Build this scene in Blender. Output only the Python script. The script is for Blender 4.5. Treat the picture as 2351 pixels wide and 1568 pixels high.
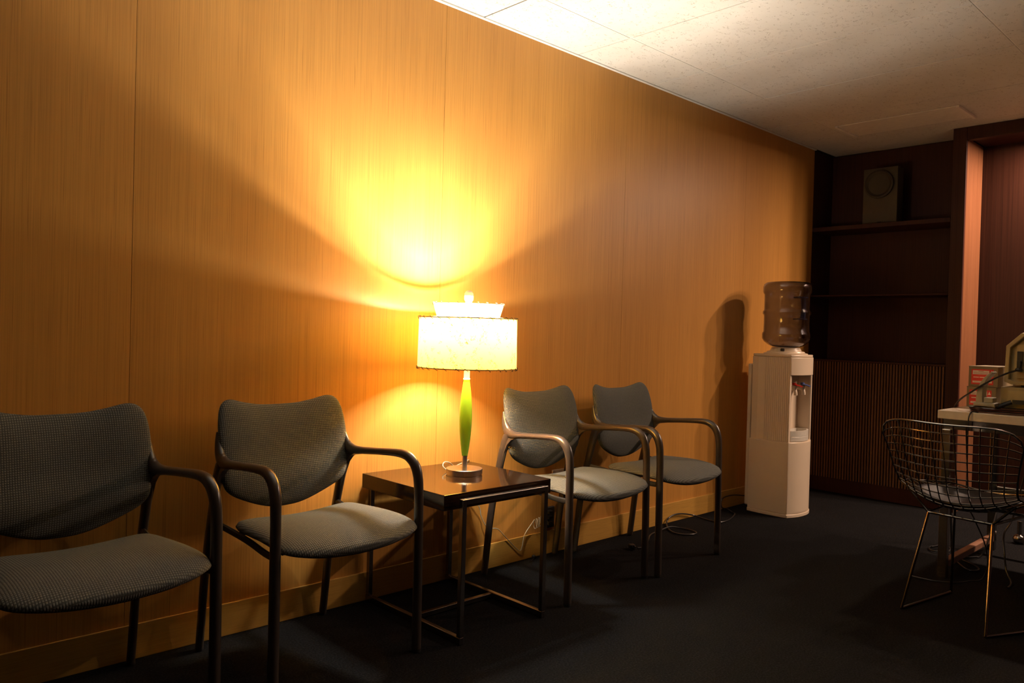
import bpy, bmesh, math, random
from mathutils import Vector, Matrix
random.seed(7)
for o in list(bpy.data.objects): bpy.data.objects.remove(o, do_unlink=True)
S = bpy.context.scene
COL = S.collection
PI = math.pi

# ------------------------------------------------------------------ camera
YAW, PITCH, ROLL = .8078, -.0129, .0274
cd = bpy.data.cameras.new('camera'); cam = bpy.data.objects.new('camera', cd); COL.objects.link(cam)
cd.sensor_width = 36; cd.lens = 36 * 1794 / 2351; cd.clip_start = .02; cd.clip_end = 60
fw = Vector((math.cos(YAW) * math.cos(PITCH), math.sin(YAW) * math.cos(PITCH), math.sin(PITCH)))
rt = Vector((math.sin(YAW), -math.cos(YAW), 0)); up = rt.cross(fw)
c_, s_ = math.cos(ROLL), math.sin(ROLL)
rt2, up2 = c_ * rt + s_ * up, -s_ * rt + c_ * up
M = Matrix((rt2, up2, -fw)).transposed().to_4x4(); M.translation = (0, -2.562, 1.057)
cam.matrix_world = M
S.camera = cam

# ------------------------------------------------------------------ world, exposure
W = bpy.data.worlds.new('world'); S.world = W; W.use_nodes = True
W.node_tree.nodes['Background'].inputs[0].default_value = (.9, .7, .55, 1)
W.node_tree.nodes['Background'].inputs[1].default_value = .004
S.view_settings.view_transform = 'Standard'; S.view_settings.look = 'None'
S.view_settings.gamma = 1; S.view_settings.use_curve_mapping = False
S.view_settings.exposure = 0.0
LAMP_POWER = 350.0; LAMP_COLOR = (1, .94, .82)
DOWN_POWER = 36.0; DOWN_COLOR = (1, .69, .50)

def light(name, kind, loc, power, color, size=.05, rot=(0, 0, 0)):
    l = bpy.data.lights.new(name, kind); l.energy = power; l.color = color
    if kind == 'AREA': l.shape = 'DISK'; l.size = size
    else: l.shadow_soft_size = size
    o = bpy.data.objects.new(name, l); COL.objects.link(o); o.location = loc; o.rotation_euler = rot
    return o

LAMP = Vector((1.943, -.285, .505))
bl = light('bulb_light', 'POINT', LAMP + Vector((0, 0, .540)), LAMP_POWER, LAMP_COLOR, .040)
# the bulb stands base down: it throws most of its light upwards, little past its own base
bl.data.use_nodes = True
_nt = bl.data.node_tree; _em = _nt.nodes['Emission']
_tc = _nt.nodes.new('ShaderNodeTexCoord'); _sp = _nt.nodes.new('ShaderNodeSeparateXYZ'); _cr = _nt.nodes.new('ShaderNodeMapRange')
_nt.links.new(_tc.outputs['Normal'], _sp.inputs[0]); _nt.links.new(_sp.outputs['Z'], _cr.inputs['Value'])
_cr.inputs['From Min'].default_value = -.85; _cr.inputs['From Max'].default_value = .75
_cr.inputs['To Min'].default_value = .24; _cr.inputs['To Max'].default_value = 1.0
_cr.interpolation_type = 'SMOOTHSTEP'
_nt.links.new(_cr.outputs[0], _em.inputs['Strength'])
DOWN_Y = (-1.5, -2.1, -2.7, -3.3)
for y in DOWN_Y:
    light('soffit_light', 'AREA', (5.55, y, 2.325), DOWN_POWER, DOWN_COLOR, .09)

# ------------------------------------------------------------------ materials
def new_mat(name):
    m = bpy.data.materials.new(name); m.use_nodes = True
    nt = m.node_tree; b = nt.nodes['Principled BSDF']
    return m, nt, b
def N(nt, t, **k):
    n = nt.nodes.new(t)
    for a, v in k.items(): setattr(n, a, v)
    return n
def coords(nt, scale, kind='Object', rot=(0, 0, 0)):
    tc = N(nt, 'ShaderNodeTexCoord'); mp = N(nt, 'ShaderNodeMapping')
    mp.inputs['Scale'].default_value = scale; mp.inputs['Rotation'].default_value = rot
    nt.links.new(tc.outputs[kind], mp.inputs['Vector']); return mp.outputs['Vector']
def noise(nt, vec, scale=1, detail=3, rough=.55, dist=0):
    n = N(nt, 'ShaderNodeTexNoise'); n.inputs['Scale'].default_value = scale; n.inputs['Detail'].default_value = detail
    n.inputs['Roughness'].default_value = rough; n.inputs['Distortion'].default_value = dist
    nt.links.new(vec, n.inputs['Vector']); return n.outputs['Fac']
def ramp(nt, fac, stops):
    r = N(nt, 'ShaderNodeValToRGB'); e = r.color_ramp.elements
    e[0].position, e[0].color = stops[0][0], (*stops[0][1], 1)
    e[1].position, e[1].color = stops[-1][0], (*stops[-1][1], 1)
    for p, c in stops[1:-1]:
        x = e.new(p); x.color = (*c, 1)
    nt.links.new(fac, r.inputs['Fac']); return r.outputs['Color']
def mulc(nt, a, b, fac=1, mode='MULTIPLY'):
    m = N(nt, 'ShaderNodeMix', data_type='RGBA', blend_type=mode); m.inputs[0].default_value = fac
    for s, v in ((6, a), (7, b)):
        if isinstance(v, tuple): m.inputs[s].default_value = (*v, 1)
        else: nt.links.new(v, m.inputs[s])
    return m.outputs[2]
def bump(nt, b, h, strength=.2, dist=.001):
    n = N(nt, 'ShaderNodeBump'); n.inputs['Strength'].default_value = strength; n.inputs['Distance'].default_value = dist
    nt.links.new(h, n.inputs['Height']); nt.links.new(n.outputs['Normal'], b.inputs['Normal'])

def plain(name, col, rough=.5, metal=0, var=.06, vs=30, bmp=0, spec=None, coat=0):
    m, nt, b = new_mat(name)
    v = coords(nt, (1, 1, 1)); n = noise(nt, v, vs, 3)
    lo = tuple(c * (1 - var) for c in col); hi = tuple(min(1, c * (1 + var)) for c in col)
    nt.links.new(ramp(nt, n, [(.3, lo), (.7, hi)]), b.inputs['Base Color'])
    b.inputs['Roughness'].default_value = rough; b.inputs['Metallic'].default_value = metal
    if spec is not None: b.inputs['Specular IOR Level'].default_value = spec
    if coat: b.inputs['Coat Weight'].default_value = coat; b.inputs['Coat Roughness'].default_value = .08
    if bmp: bump(nt, b, noise(nt, v, vs * 8, 2), bmp, .0006)
    return m
def veneer(name, col, rough=.42, streak=.38, grain=(1, 1, .007), fine=230, broad=9, spec=.35, pores=True, obj_var=.10):
    """straight grained veneer: fine streaks, broader bands, pores"""
    m, nt, b = new_mat(name)
    v = coords(nt, grain)
    f = noise(nt, v, fine, 3, .7); g = noise(nt, v, broad, 3, .6); w = noise(nt, coords(nt, tuple(a ** .5 for a in grain)), 3.1, 2)
    c = ramp(nt, f, [(.25, tuple(x * (1 - streak) for x in col)), (.55, col), (.8, tuple(min(1, x * (1 + streak * .35)) for x in col))])
    c = mulc(nt, c, ramp(nt, g, [(.3, (.93, .91, .89)), (.7, (1.0, 1.0, 1.0))]))
    c = mulc(nt, c, ramp(nt, w, [(.3, (.9, .88, .85)), (.7, (1.0, 1.0, 1.0))]))
    if pores:
        p = noise(nt, coords(nt, (grain[0], grain[1], grain[2] * 1.2)), fine * 1.7, 1, .5)
        c = mulc(nt, c, ramp(nt, p, [(.28, (.72, .66, .60)), (.36, (1, 1, 1))]))
    oi = N(nt, 'ShaderNodeObjectInfo')
    c = mulc(nt, c, ramp(nt, oi.outputs['Random'], [(0, (1 - obj_var,) * 3), (1, (1, 1, 1))]))
    nt.links.new(c, b.inputs['Base Color']); b.inputs['Roughness'].default_value = rough
    b.inputs['Specular IOR Level'].default_value = spec
    bump(nt, b, f, .12, .0006)
    return m

M_wall = veneer('wall_veneer', (.62, .293, .062), rough=.42, streak=.24, spec=.30)
M_base = veneer('baseboard_veneer', (.60, .33, .07), grain=(.03, 1, 1), streak=.22, pores=False)
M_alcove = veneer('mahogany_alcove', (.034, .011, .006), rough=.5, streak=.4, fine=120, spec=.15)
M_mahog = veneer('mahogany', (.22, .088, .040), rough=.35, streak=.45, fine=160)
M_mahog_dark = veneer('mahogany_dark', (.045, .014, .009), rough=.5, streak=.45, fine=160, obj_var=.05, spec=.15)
M_slat = veneer('slat_wood', (.20, .095, .040), rough=.5, streak=.35, obj_var=.3, spec=.15)
M_gap = plain('dark_gap', (.02, .012, .008), .8)
# ceiling tile with fissures
M_tile, nt, b = new_mat('fissured_tile')
v = coords(nt, (1, 1.25, 1)); n1 = noise(nt, v, 52, 1.2, .5, .4); n2 = noise(nt, v, 38, 1)
d = N(nt, 'ShaderNodeMath', operation='SUBTRACT'); d.inputs[1].default_value = .5; nt.links.new(n1, d.inputs[0])
a = N(nt, 'ShaderNodeMath', operation='ABSOLUTE'); nt.links.new(d.outputs[0], a.inputs[0])
band = ramp(nt, a.outputs[0], [(.012, (1, 1, 1)), (.024, (0, 0, 0))])
mask = ramp(nt, n2, [(.56, (0, 0, 0)), (.60, (1, 1, 1))])
fis = mulc(nt, band, mask)
pin = ramp(nt, noise(nt, v, 420, 1), [(.28, (1, 1, 1)), (.33, (0, 0, 0))])
fis2 = mulc(nt, fis, pin, .3, 'LIGHTEN')
base = ramp(nt, noise(nt, v, 5, 2), [(.3, (.60, .57, .515)), (.7, (.64, .61, .555))])
mx = N(nt, 'ShaderNodeMix', data_type='RGBA'); nt.links.new(fis2, mx.inputs[0]); nt.links.new(base, mx.inputs[6]); mx.inputs[7].default_value = (.40, .36, .30, 1)
nt.links.new(mx.outputs[2], b.inputs['Base Color']); b.inputs['Roughness'].default_value = .9
inv = N(nt, 'ShaderNodeMath', operation='SUBTRACT'); inv.inputs[0].default_value = 1; nt.links.new(fis2, inv.inputs[1])
bump(nt, b, inv.outputs[0], .5, .002)
M_grid = plain('ceiling_grid_paint', (.72, .68, .62), .5)
M_ceilpanel = plain('ceiling_panel_paint', (.74, .70, .62), .45)
# carpet
M_carpet, nt, b = new_mat('carpet')
v = coords(nt, (1, 1, 1)); n1 = noise(nt, v, 150, 4, .8); n2 = noise(nt, v, 6, 3)
c = ramp(nt, n1, [(.38, (.0015, .0014, .0016)), (.52, (.006, .0058, .0065)), (.70, (.024, .022, .023))])
c = mulc(nt, c, ramp(nt, n2, [(.3, (.8, .8, .8)), (.7, (1, 1, 1))]))
nt.links.new(c, b.inputs['Base Color']); b.inputs['Roughness'].default_value = 1; b.inputs['Specular IOR Level'].default_value = .1
bump(nt, b, n1, .9, .004)
# woven fabric
def fabric(name, col, axes):
    m, nt, b = new_mat(name)
    tc = N(nt, 'ShaderNodeTexCoord'); sp = N(nt, 'ShaderNodeSeparateXYZ'); nt.links.new(tc.outputs['Object'], sp.inputs[0])
    outs = []
    for ax in axes:
        k = N(nt, 'ShaderNodeMath', operation='MULTIPLY'); k.inputs[1].default_value = PI / .0062
        nt.links.new(sp.outputs[ax], k.inputs[0]); s = N(nt, 'ShaderNodeMath', operation='SINE'); nt.links.new(k.outputs[0], s.inputs[0]); ab = N(nt, 'ShaderNodeMath', operation='ABSOLUTE'); nt.links.new(s.outputs[0], ab.inputs[0]); outs.append(ab)
    pr = N(nt, 'ShaderNodeMath', operation='MULTIPLY'); nt.links.new(outs[0].outputs[0], pr.inputs[0]); nt.links.new(outs[1].outputs[0], pr.inputs[1])
    ma = N(nt, 'ShaderNodeMath', operation='MULTIPLY_ADD'); ma.inputs[1].default_value = 1; ma.inputs[2].default_value = 0; nt.links.new(pr.outputs[0], ma.inputs[0])
    n = noise(nt, coords(nt, (1, 1, 1)), 260, 2, .7)
    c = ramp(nt, ma.outputs[0], [(.15, tuple(x * .55 for x in col)), (.8, tuple(x * 1.2 for x in col))])
    c = mulc(nt, c, ramp(nt, n, [(.3, (.72, .72, .72)), (.7, (1, 1, 1))]))
    nt.links.new(c, b.inputs['Base Color']); b.inputs['Roughness'].default_value = .95; b.inputs['Specular IOR Level'].default_value = .15
    bump(nt, b, ma.outputs[0], .55, .0015)
    return m
M_fab_back = fabric('fabric_back', (.135, .135, .120), ('X', 'Z'))
M_fab_seat = fabric('fabric_seat', (.170, .170, .152), ('X', 'Y'))
M_frame = plain('taupe_frame', (.050, .036, .028), .28, var=.04, coat=.25)
M_under = plain('black_plastic', (.012, .011, .010), .5)
M_glide = plain('foot_glide', (.015, .014, .013), .45)
M_tabletop = veneer('lacquered_tabletop', (.024, .011, .005), rough=.09, streak=.5, grain=(.03, 1, 1), fine=120, spec=.30, pores=False, obj_var=0)
M_steel = plain('dark_chrome', (.42, .38, .35), .22, 1, .05)
M_chrome = plain('chrome', (.36, .34, .32), .14, 1, .03)
# brushed nickel
M_nickel, nt, b = new_mat('brushed_nickel')
v = coords(nt, (1, 1, .02)); n = noise(nt, v, 900, 2)
nt.links.new(ramp(nt, n, [(.3, (.50, .44, .38)), (.7, (.72, .66, .58))]), b.inputs['Base Color']); b.inputs['Metallic'].default_value = 1; b.inputs['Roughness'].default_value = .27
M_green = plain('green_glass', (.20, .40, .03), .18, var=.05, vs=8, spec=.5)
M_green.node_tree.nodes['Principled BSDF'].inputs['Subsurface Weight'].default_value = .35
M_green.node_tree.nodes['Principled BSDF'].inputs['Subsurface Radius'].default_value = (.03, .04, .01)
M_white_enamel = plain('white_enamel', (.82, .78, .70), .3)
M_thread = plain('dark_thread', (.05, .03, .02), .7)
M_rim = plain('shade_rim_binding', (.55, .36, .10), .6)
def shade_mat(name, col, flecks):
    m, nt, b = new_mat(name)
    out = nt.nodes['Material Output']; nt.nodes.remove(b)
    v = coords(nt, (1, 1, 1)); n1 = noise(nt, v, 60, 3, .6, 1.2)
    d = N(nt, 'ShaderNodeMath', operation='SUBTRACT'); d.inputs[1].default_value = .5; nt.links.new(n1, d.inputs[0])
    a = N(nt, 'ShaderNodeMath', operation='ABSOLUTE'); nt.links.new(d.outputs[0], a.inputs[0])
    line = ramp(nt, a.outputs[0], [(.009, (1, 1, 1)), (.026, (0, 0, 0))])
    msk = ramp(nt, noise(nt, v, 34, 3), [(.50, (0, 0, 0)), (.58, (1, 1, 1))])
    fl = mulc(nt, line, msk)
    mx = N(nt, 'ShaderNodeMix', data_type='RGBA'); nt.links.new(fl, mx.inputs[0]); mx.inputs[6].default_value = (*col, 1); mx.inputs[7].default_value = (*(flecks), 1)
    di = N(nt, 'ShaderNodeBsdfDiffuse'); tr = N(nt, 'ShaderNodeBsdfTranslucent'); ms = N(nt, 'ShaderNodeMixShader'); ms.inputs[0].default_value = .19
    nt.links.new(mx.outputs[2], di.inputs[0]); nt.links.new(mx.outputs[2], tr.inputs[0])
    nt.links.new(di.outputs[0], ms.inputs[1]); nt.links.new(tr.outputs[0], ms.inputs[2]); nt.links.new(ms.outputs[0], out.inputs[0])
    return m
M_shade = shade_mat('fiber_paper_shade', (.84, .50, .09), (.05, .012, .001))
M_shade_top = shade_mat('upper_tier_paper', (.85, .66, .28), (.7, .58, .35))
M_bulb, nt, b = new_mat('lit_bulb'); b.inputs['Emission Color'].default_value = (1, .9, .7, 1); b.inputs['Emission Strength'].default_value = 120
M_led, nt, b = new_mat('lit_downlight'); b.inputs['Emission Color'].default_value = (*DOWN_COLOR, 1); b.inputs['Emission Strength'].default_value = 60
M_cooler = plain('ivory_plastic', (.62, .50, .37), .33, var=.03, vs=4)
M_cooler_tray = plain('grey_ivory_plastic', (.55, .51, .44), .35)
M_red = plain('red_plastic', (.40, .02, .012), .3)
M_blue = plain('blue_plastic', (.07, .10, .26), .3)
M_bottle, nt, b = new_mat('smoky_bottle_plastic')
v = coords(nt, (1, 1, 1)); nt.links.new(ramp(nt, noise(nt, v, 6, 2), [(.3, (.44, .44, .53)), (.7, (.50, .50, .60))]), b.inputs['Base Color'])
b.inputs['Transmission Weight'].default_value = 1; b.inputs['Roughness'].default_value = .04; b.inputs['IOR'].default_value = 1.45
M_bottle_band = plain('bottle_grip', (.10, .11, .16), .25)
M_cord_black = plain('black_cord', (.012, .011, .011), .35)
M_cord_clear = plain('pale_clear_cord', (.48, .42, .30), .25)
M_outlet = plain('outlet_plate', (.55, .40, .30), .4)
M_speaker = plain('drab_speaker_box', (.050, .036, .018), .7)
M_speaker_disc = plain('speaker_disc', (.036, .026, .013), .7)
M_desk_top = plain('cream_laminate', (.62, .55, .43), .35)
M_beige = plain('aged_beige_plastic', (.42, .33, .15), .5)
M_beige2 = plain('beige_grey_plastic', (.34, .31, .22), .45)
M_card = plain('kraft_carton', (.20, .150, .075), .7)
M_label_red = plain('red_label', (.60, .035, .02), .6)
M_label_white = plain('label_white', (.72, .60, .50), .6)
M_print = plain('label_print', (.42, .20, .15), .7)
M_brownwood = plain('brown_steel_runner', (.26, .13, .08), .35)
M_cushion = plain('black_vinyl_cushion', (.014, .013, .016), .38, bmp=.2)
M_ribbon = plain('dark_red_ribbon_cable', (.16, .05, .035), .5)

# ------------------------------------------------------------------ mesh helpers
class MB:
    def __init__(s): s.v = []; s.f = []
    def add(s, v, f):
        n = len(s.v); s.v += [tuple(p) for p in v]; s.f += [tuple(i + n for i in q) for q in f]; return s
    def box(s, x0, x1, y0, y1, z0, z1):
        return s.add([(x0, y0, z0), (x1, y0, z0), (x1, y1, z0), (x0, y1, z0), (x0, y0, z1), (x1, y0, z1), (x1, y1, z1), (x0, y1, z1)],
                     [(0, 3, 2, 1), (4, 5, 6, 7), (0, 1, 5, 4), (1, 2, 6, 5), (2, 3, 7, 6), (3, 0, 4, 7)])
    def lathe(s, prof, c=(0, 0, 0), seg=48, closed=False):
        v = []; f = []; k = len(prof)
        for r, z in prof:
            for i in range(seg):
                t = 2 * PI * i / seg; v.append((c[0] + r * math.cos(t), c[1] + r * math.sin(t), c[2] + z))
        for j in range(k if closed else k - 1):
            a = j * seg; b_ = ((j + 1) % k) * seg
            for i in range(seg): i2 = (i + 1) % seg; f.append((a + i, a + i2, b_ + i2, b_ + i))
        if not closed:
            if prof[0][0] > 1e-6: f.append(tuple(reversed(range(seg))))
            if prof[-1][0] > 1e-6: f.append(tuple(range((k - 1) * seg, k * seg)))
        return s.add(v, f)
    def open_lathe(s, prof, c=(0, 0, 0), seg=64):
        v = []; f = []
        for r, z in prof:
            for i in range(seg):
                t = 2 * PI * i / seg; v.append((c[0] + r * math.cos(t), c[1] + r * math.sin(t), c[2] + z))
        for j in range(len(prof) - 1):
            for i in range(seg): i2 = (i + 1) % seg; f.append((j * seg + i, j * seg + i2, (j + 1) * seg + i2, (j + 1) * seg + i))
        return s.add(v, f)
    def prism(s, poly, z0, z1, map_=lambda x, y, z: (x, y, z)):
        n = len(poly); v = [map_(x, y, z0) for x, y in poly] + [map_(x, y, z1) for x, y in poly]
        f = [tuple(reversed(range(n))), tuple(range(n, 2 * n))] + [(i, (i + 1) % n, n + (i + 1) % n, n + i) for i in range(n)]
        return s.add(v, f)
    def tube(s, pts, r, seg=8, closed=False, ref=None, cap=True):
        """sweep; r = number, or list of (ra, rb) where ra lies along ref x tangent and rb across"""
        P = [Vector(p) for p in pts]; n = len(P); v = []; f = []
        R_ = r if isinstance(r, list) else [(r, r)] * n
        R_ = [(q, q) if not isinstance(q, (tuple, list)) else q for q in R_]
        prev = None
        for i in range(n):
            if closed: t = P[(i + 1) % n] - P[i - 1]
            else: t = P[min(i + 1, n - 1)] - P[max(i - 1, 0)]
            t.normalize()
            if ref is not None: a = Vector(ref) - t * Vector(ref).dot(t)
            elif prev is None:
                a = Vector((0, 0, 1)) if abs(t.z) < .9 else Vector((1, 0, 0)); a = a - t * a.dot(t)
            else: a = prev - t * prev.dot(t)
            a.normalize(); prev = a; b_ = t.cross(a)
            for k in range(seg):
                q = 2 * PI * k / seg; v.append(P[i] + a * (R_[i][0] * math.cos(q)) + b_ * (R_[i][1] * math.sin(q)))
        for i in range(n if closed else n - 1):
            j = (i + 1) % n
            for k in range(seg): k2 = (k + 1) % seg; f.append((i * seg + k, i * seg + k2, j * seg + k2, j * seg + k))
        if cap and not closed: f += [tuple(reversed(range(seg))), tuple(range((n - 1) * seg, n * seg))]
        return s.add(v, f)

def spline(pts, n=6, closed=False):
    P = [Vector(p) for p in pts]; out = []; m = len(P)
    for i in range(m if closed else m - 1):
        if closed: p0, p1, p2, p3 = P[i - 1], P[i], P[(i + 1) % m], P[(i + 2) % m]
        else: p0, p1, p2, p3 = P[max(i - 1, 0)], P[i], P[i + 1], P[min(i + 2, m - 1)]
        for k in range(n):
            t = k / n
            out.append(.5 * ((2 * p1) + (-p0 + p2) * t + (2 * p0 - 5 * p1 + 4 * p2 - p3) * t * t + (-p0 + 3 * p1 - 3 * p2 + p3) * t ** 3))
    if not closed: out.append(P[-1])
    return out

def part(name, mb, mat, parent=None, smooth=False, bevel=0, seg=2, label=None, angle=35):
    me = bpy.data.meshes.new(name); me.from_pydata([tuple(p) for p in mb.v], [], mb.f); me.materials.append(mat)
    bm = bmesh.new(); bm.from_mesh(me); bmesh.ops.recalc_face_normals(bm, faces=bm.faces); bm.to_mesh(me); bm.free()
    if smooth:
        me.shade_smooth()
        me.set_sharp_from_angle(angle=math.radians(angle))
    o = bpy.data.objects.new(name, me); COL.objects.link(o); o.parent = parent
    if bevel:
        md = o.modifiers.new('bevel', 'BEVEL'); md.width = bevel; md.segments = seg; md.limit_method = 'ANGLE'; md.angle_limit = math.radians(40)
    if label: o['label'] = label
    return o
def tag(o, label, cat, group=None):
    o['label'] = label; o['category'] = cat
    if group: o['group'] = group
    return o
def thing(name, label, cat, loc=(0, 0, 0), rz=0, group=None):
    o = bpy.data.objects.new(name, None); COL.objects.link(o); o.location = loc; o.rotation_euler = (0, 0, rz); o.empty_display_size = .05
    return tag(o, label, cat, group)
def struct(name, mb, mat, **k):
    o = part(name, mb, mat, **k); o['kind'] = 'structure'; return o
def dup(o, loc=None, rz=None, label=None, parent=None):
    c = o.copy(); COL.objects.link(c)
    if parent is not None: c.parent = parent
    if loc is not None: c.location = loc; c.rotation_euler = (0, 0, rz or 0)
    if label: c['label'] = label
    for ch in list(o.children): dup(ch, parent=c)
    return c

# ------------------------------------------------------------------ room shell
H = 2.404; XF = 5.372; XB = 5.675; XA = 5.718; YR = -4.6; XL = -2.2
struct('floor', MB().box(XL, 6.0, YR, .1, -.06, 0), M_carpet)
wl = struct('wall_back', MB().box(XL, XF, .010, .10, 0, H + .05), M_gap)
seams = [XL, -1.60, -.393, .8165, 2.0265, 3.2365, 4.4465, XF]
for a, b_ in zip(seams[:-1], seams[1:]):
    part('veneer_panel', MB().box(a + .0007, b_ - .0007, 0, .012, .0, H + .02), M_wall, wl)
struct('baseboard_back', MB().box(XL, XF - .001, -.009, -.0004, .0005, .1094), M_base, bevel=.0012)
struct('trim_1', MB().box(XL, XF, -.016, -.0005, H - .006, H - .0008), M_grid)
struct('wall_front', MB().box(XL, 6.0, YR - .1, YR, 0, H), M_mahog_dark)
struct('wall_left', MB().box(XL - .1, XL, YR, .1, 0, H), M_mahog_dark)
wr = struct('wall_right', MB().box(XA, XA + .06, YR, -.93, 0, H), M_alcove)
ce = struct('ceiling', MB().box(XL, 6.0, YR, .1, H + .022, H + .08), M_gap)
X0, T, D1 = 2.2191, .6096, .3313
rows = [(-D1, -.014), (-D1 - 1.2192, -D1), (-D1 - 2.4384, -D1 - 1.2192), (-D1 - 3.6576, -D1 - 2.4384), (YR, -D1 - 3.6576)]
k0 = -7
for k in range(k0, 6):
    xa, xb = X0 + k * T, X0 + (k + 1) * T
    xb = min(xb, XB)
    if xb - xa < .1: continue
    for (ya, yb) in rows:
        if yb - ya < .05: continue
        dz = random.uniform(-.0008, .0012)
        part('ceiling_tile', MB().box(xa + .003, xb - .003, ya + .003, yb - .003, H - .001 + dz, H + .018), M_tile, ce)
for (ya, yb) in rows[1:]:
    part('grid_bar', MB().box(XL, XB, yb - .012, yb + .012, H + .0005, H + .02), M_grid, ce)
# the flush panel near the bookcase
cp = thing('ceiling_panel', 'pale flush rectangular ceiling panel with raised end rims near the bookcase', 'ceiling panel', (5.0, -.73, H - .002))
part('panel_face', MB().box(-.15, .15, -.34, .34, -.006, -.0005), M_ceilpanel, cp, bevel=.002)
for s in (-1, 1):
    part('end_rim', MB().box(-.155, .155, s * .345 - .009, s * .345 + .009, -.014, -.0005), M_grid, cp, bevel=.002)

# right alcove: header, soffit, column
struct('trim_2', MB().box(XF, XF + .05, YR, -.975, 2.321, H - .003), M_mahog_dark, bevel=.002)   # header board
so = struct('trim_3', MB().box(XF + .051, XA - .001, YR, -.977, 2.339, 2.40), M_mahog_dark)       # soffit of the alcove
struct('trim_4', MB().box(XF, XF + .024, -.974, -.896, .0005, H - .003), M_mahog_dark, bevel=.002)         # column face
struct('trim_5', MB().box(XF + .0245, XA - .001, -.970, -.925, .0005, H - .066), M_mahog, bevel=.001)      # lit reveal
for i, y in enumerate(DOWN_Y):
    t = thing('soffit_downlight', ('first', 'second', 'third', 'fourth')[i] + ' round downlight from the column in the alcove soffit, out of frame', 'ceiling light', (5.55, y, 2.339), 0, 'downlights in the alcove soffit')
    part('ring', MB().lathe([(.050, -.0005), (.060, -.0005), (.060, -.006), (.050, -.006)], seg=32, closed=True), M_chrome, t, smooth=True)
    part('lens', MB().lathe([(0, -.002), (.048, -.002), (.048, -.0005), (0, -.0005)], seg=32), M_led, t)

# ------------------------------------------------------------------ bookcase
bc = thing('bookcase', 'dark mahogany built-in bookcase with two open shelves above a ribbed slatted base', 'bookcase', (XF, -.45, 0))
y0, y1 = -.445, .452      # local
zt = H - .004
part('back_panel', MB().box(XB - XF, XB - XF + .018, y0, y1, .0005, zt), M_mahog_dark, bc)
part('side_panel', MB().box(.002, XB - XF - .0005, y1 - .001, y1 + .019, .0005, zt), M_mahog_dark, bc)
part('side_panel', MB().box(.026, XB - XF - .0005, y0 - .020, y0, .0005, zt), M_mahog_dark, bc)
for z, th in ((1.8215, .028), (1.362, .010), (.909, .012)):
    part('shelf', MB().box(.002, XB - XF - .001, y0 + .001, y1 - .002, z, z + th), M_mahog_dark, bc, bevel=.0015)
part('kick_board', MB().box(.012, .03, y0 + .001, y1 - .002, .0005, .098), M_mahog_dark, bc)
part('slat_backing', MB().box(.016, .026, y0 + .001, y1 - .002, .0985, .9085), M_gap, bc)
ns = 48; pitch = (y1 - y0 - .006) / ns
yy = y0 + .003
sl = None
for i in range(ns):
    cy = yy + (i + .5) * pitch
    if sl is None:
        w = pitch * .30
        poly = [(-w, .014), (-w, .004), (-w * .7, .0008), (w * .7, .0008), (w, .004), (w, .014)]
        sl = part('slat', MB().prism(poly, .0995, .9075, lambda y, x, z: (x, y, z)), M_slat, bc)
        sl.location = (.001, cy, 0)
    else:
        c = sl.copy(); COL.objects.link(c); c.location = (.001, cy, 0)

# speaker box on the top shelf
sb = thing('shelf_speaker', 'small drab upright speaker box with a round disc on the top bookcase shelf', 'speaker', (5.49, -.425, 1.8503))
part('cabinet', MB().box(-.03, .07, -.113, .113, 0, .385), M_speaker, sb, bevel=.003)
dsc = part('disc', MB().lathe([(0, 0), (.088, 0), (.095, .006), (.095, .022), (.085, .026), (.070, .012), (0, .012)], seg=48), M_speaker_disc, sb, smooth=True)
dsc.rotation_euler = (0, -PI / 2, 0); dsc.location = (-.0302, .004, .272)
part('badge', MB().box(-.032, -.0302, -.012, .012, .012, .022), M_gap, sb)

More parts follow.
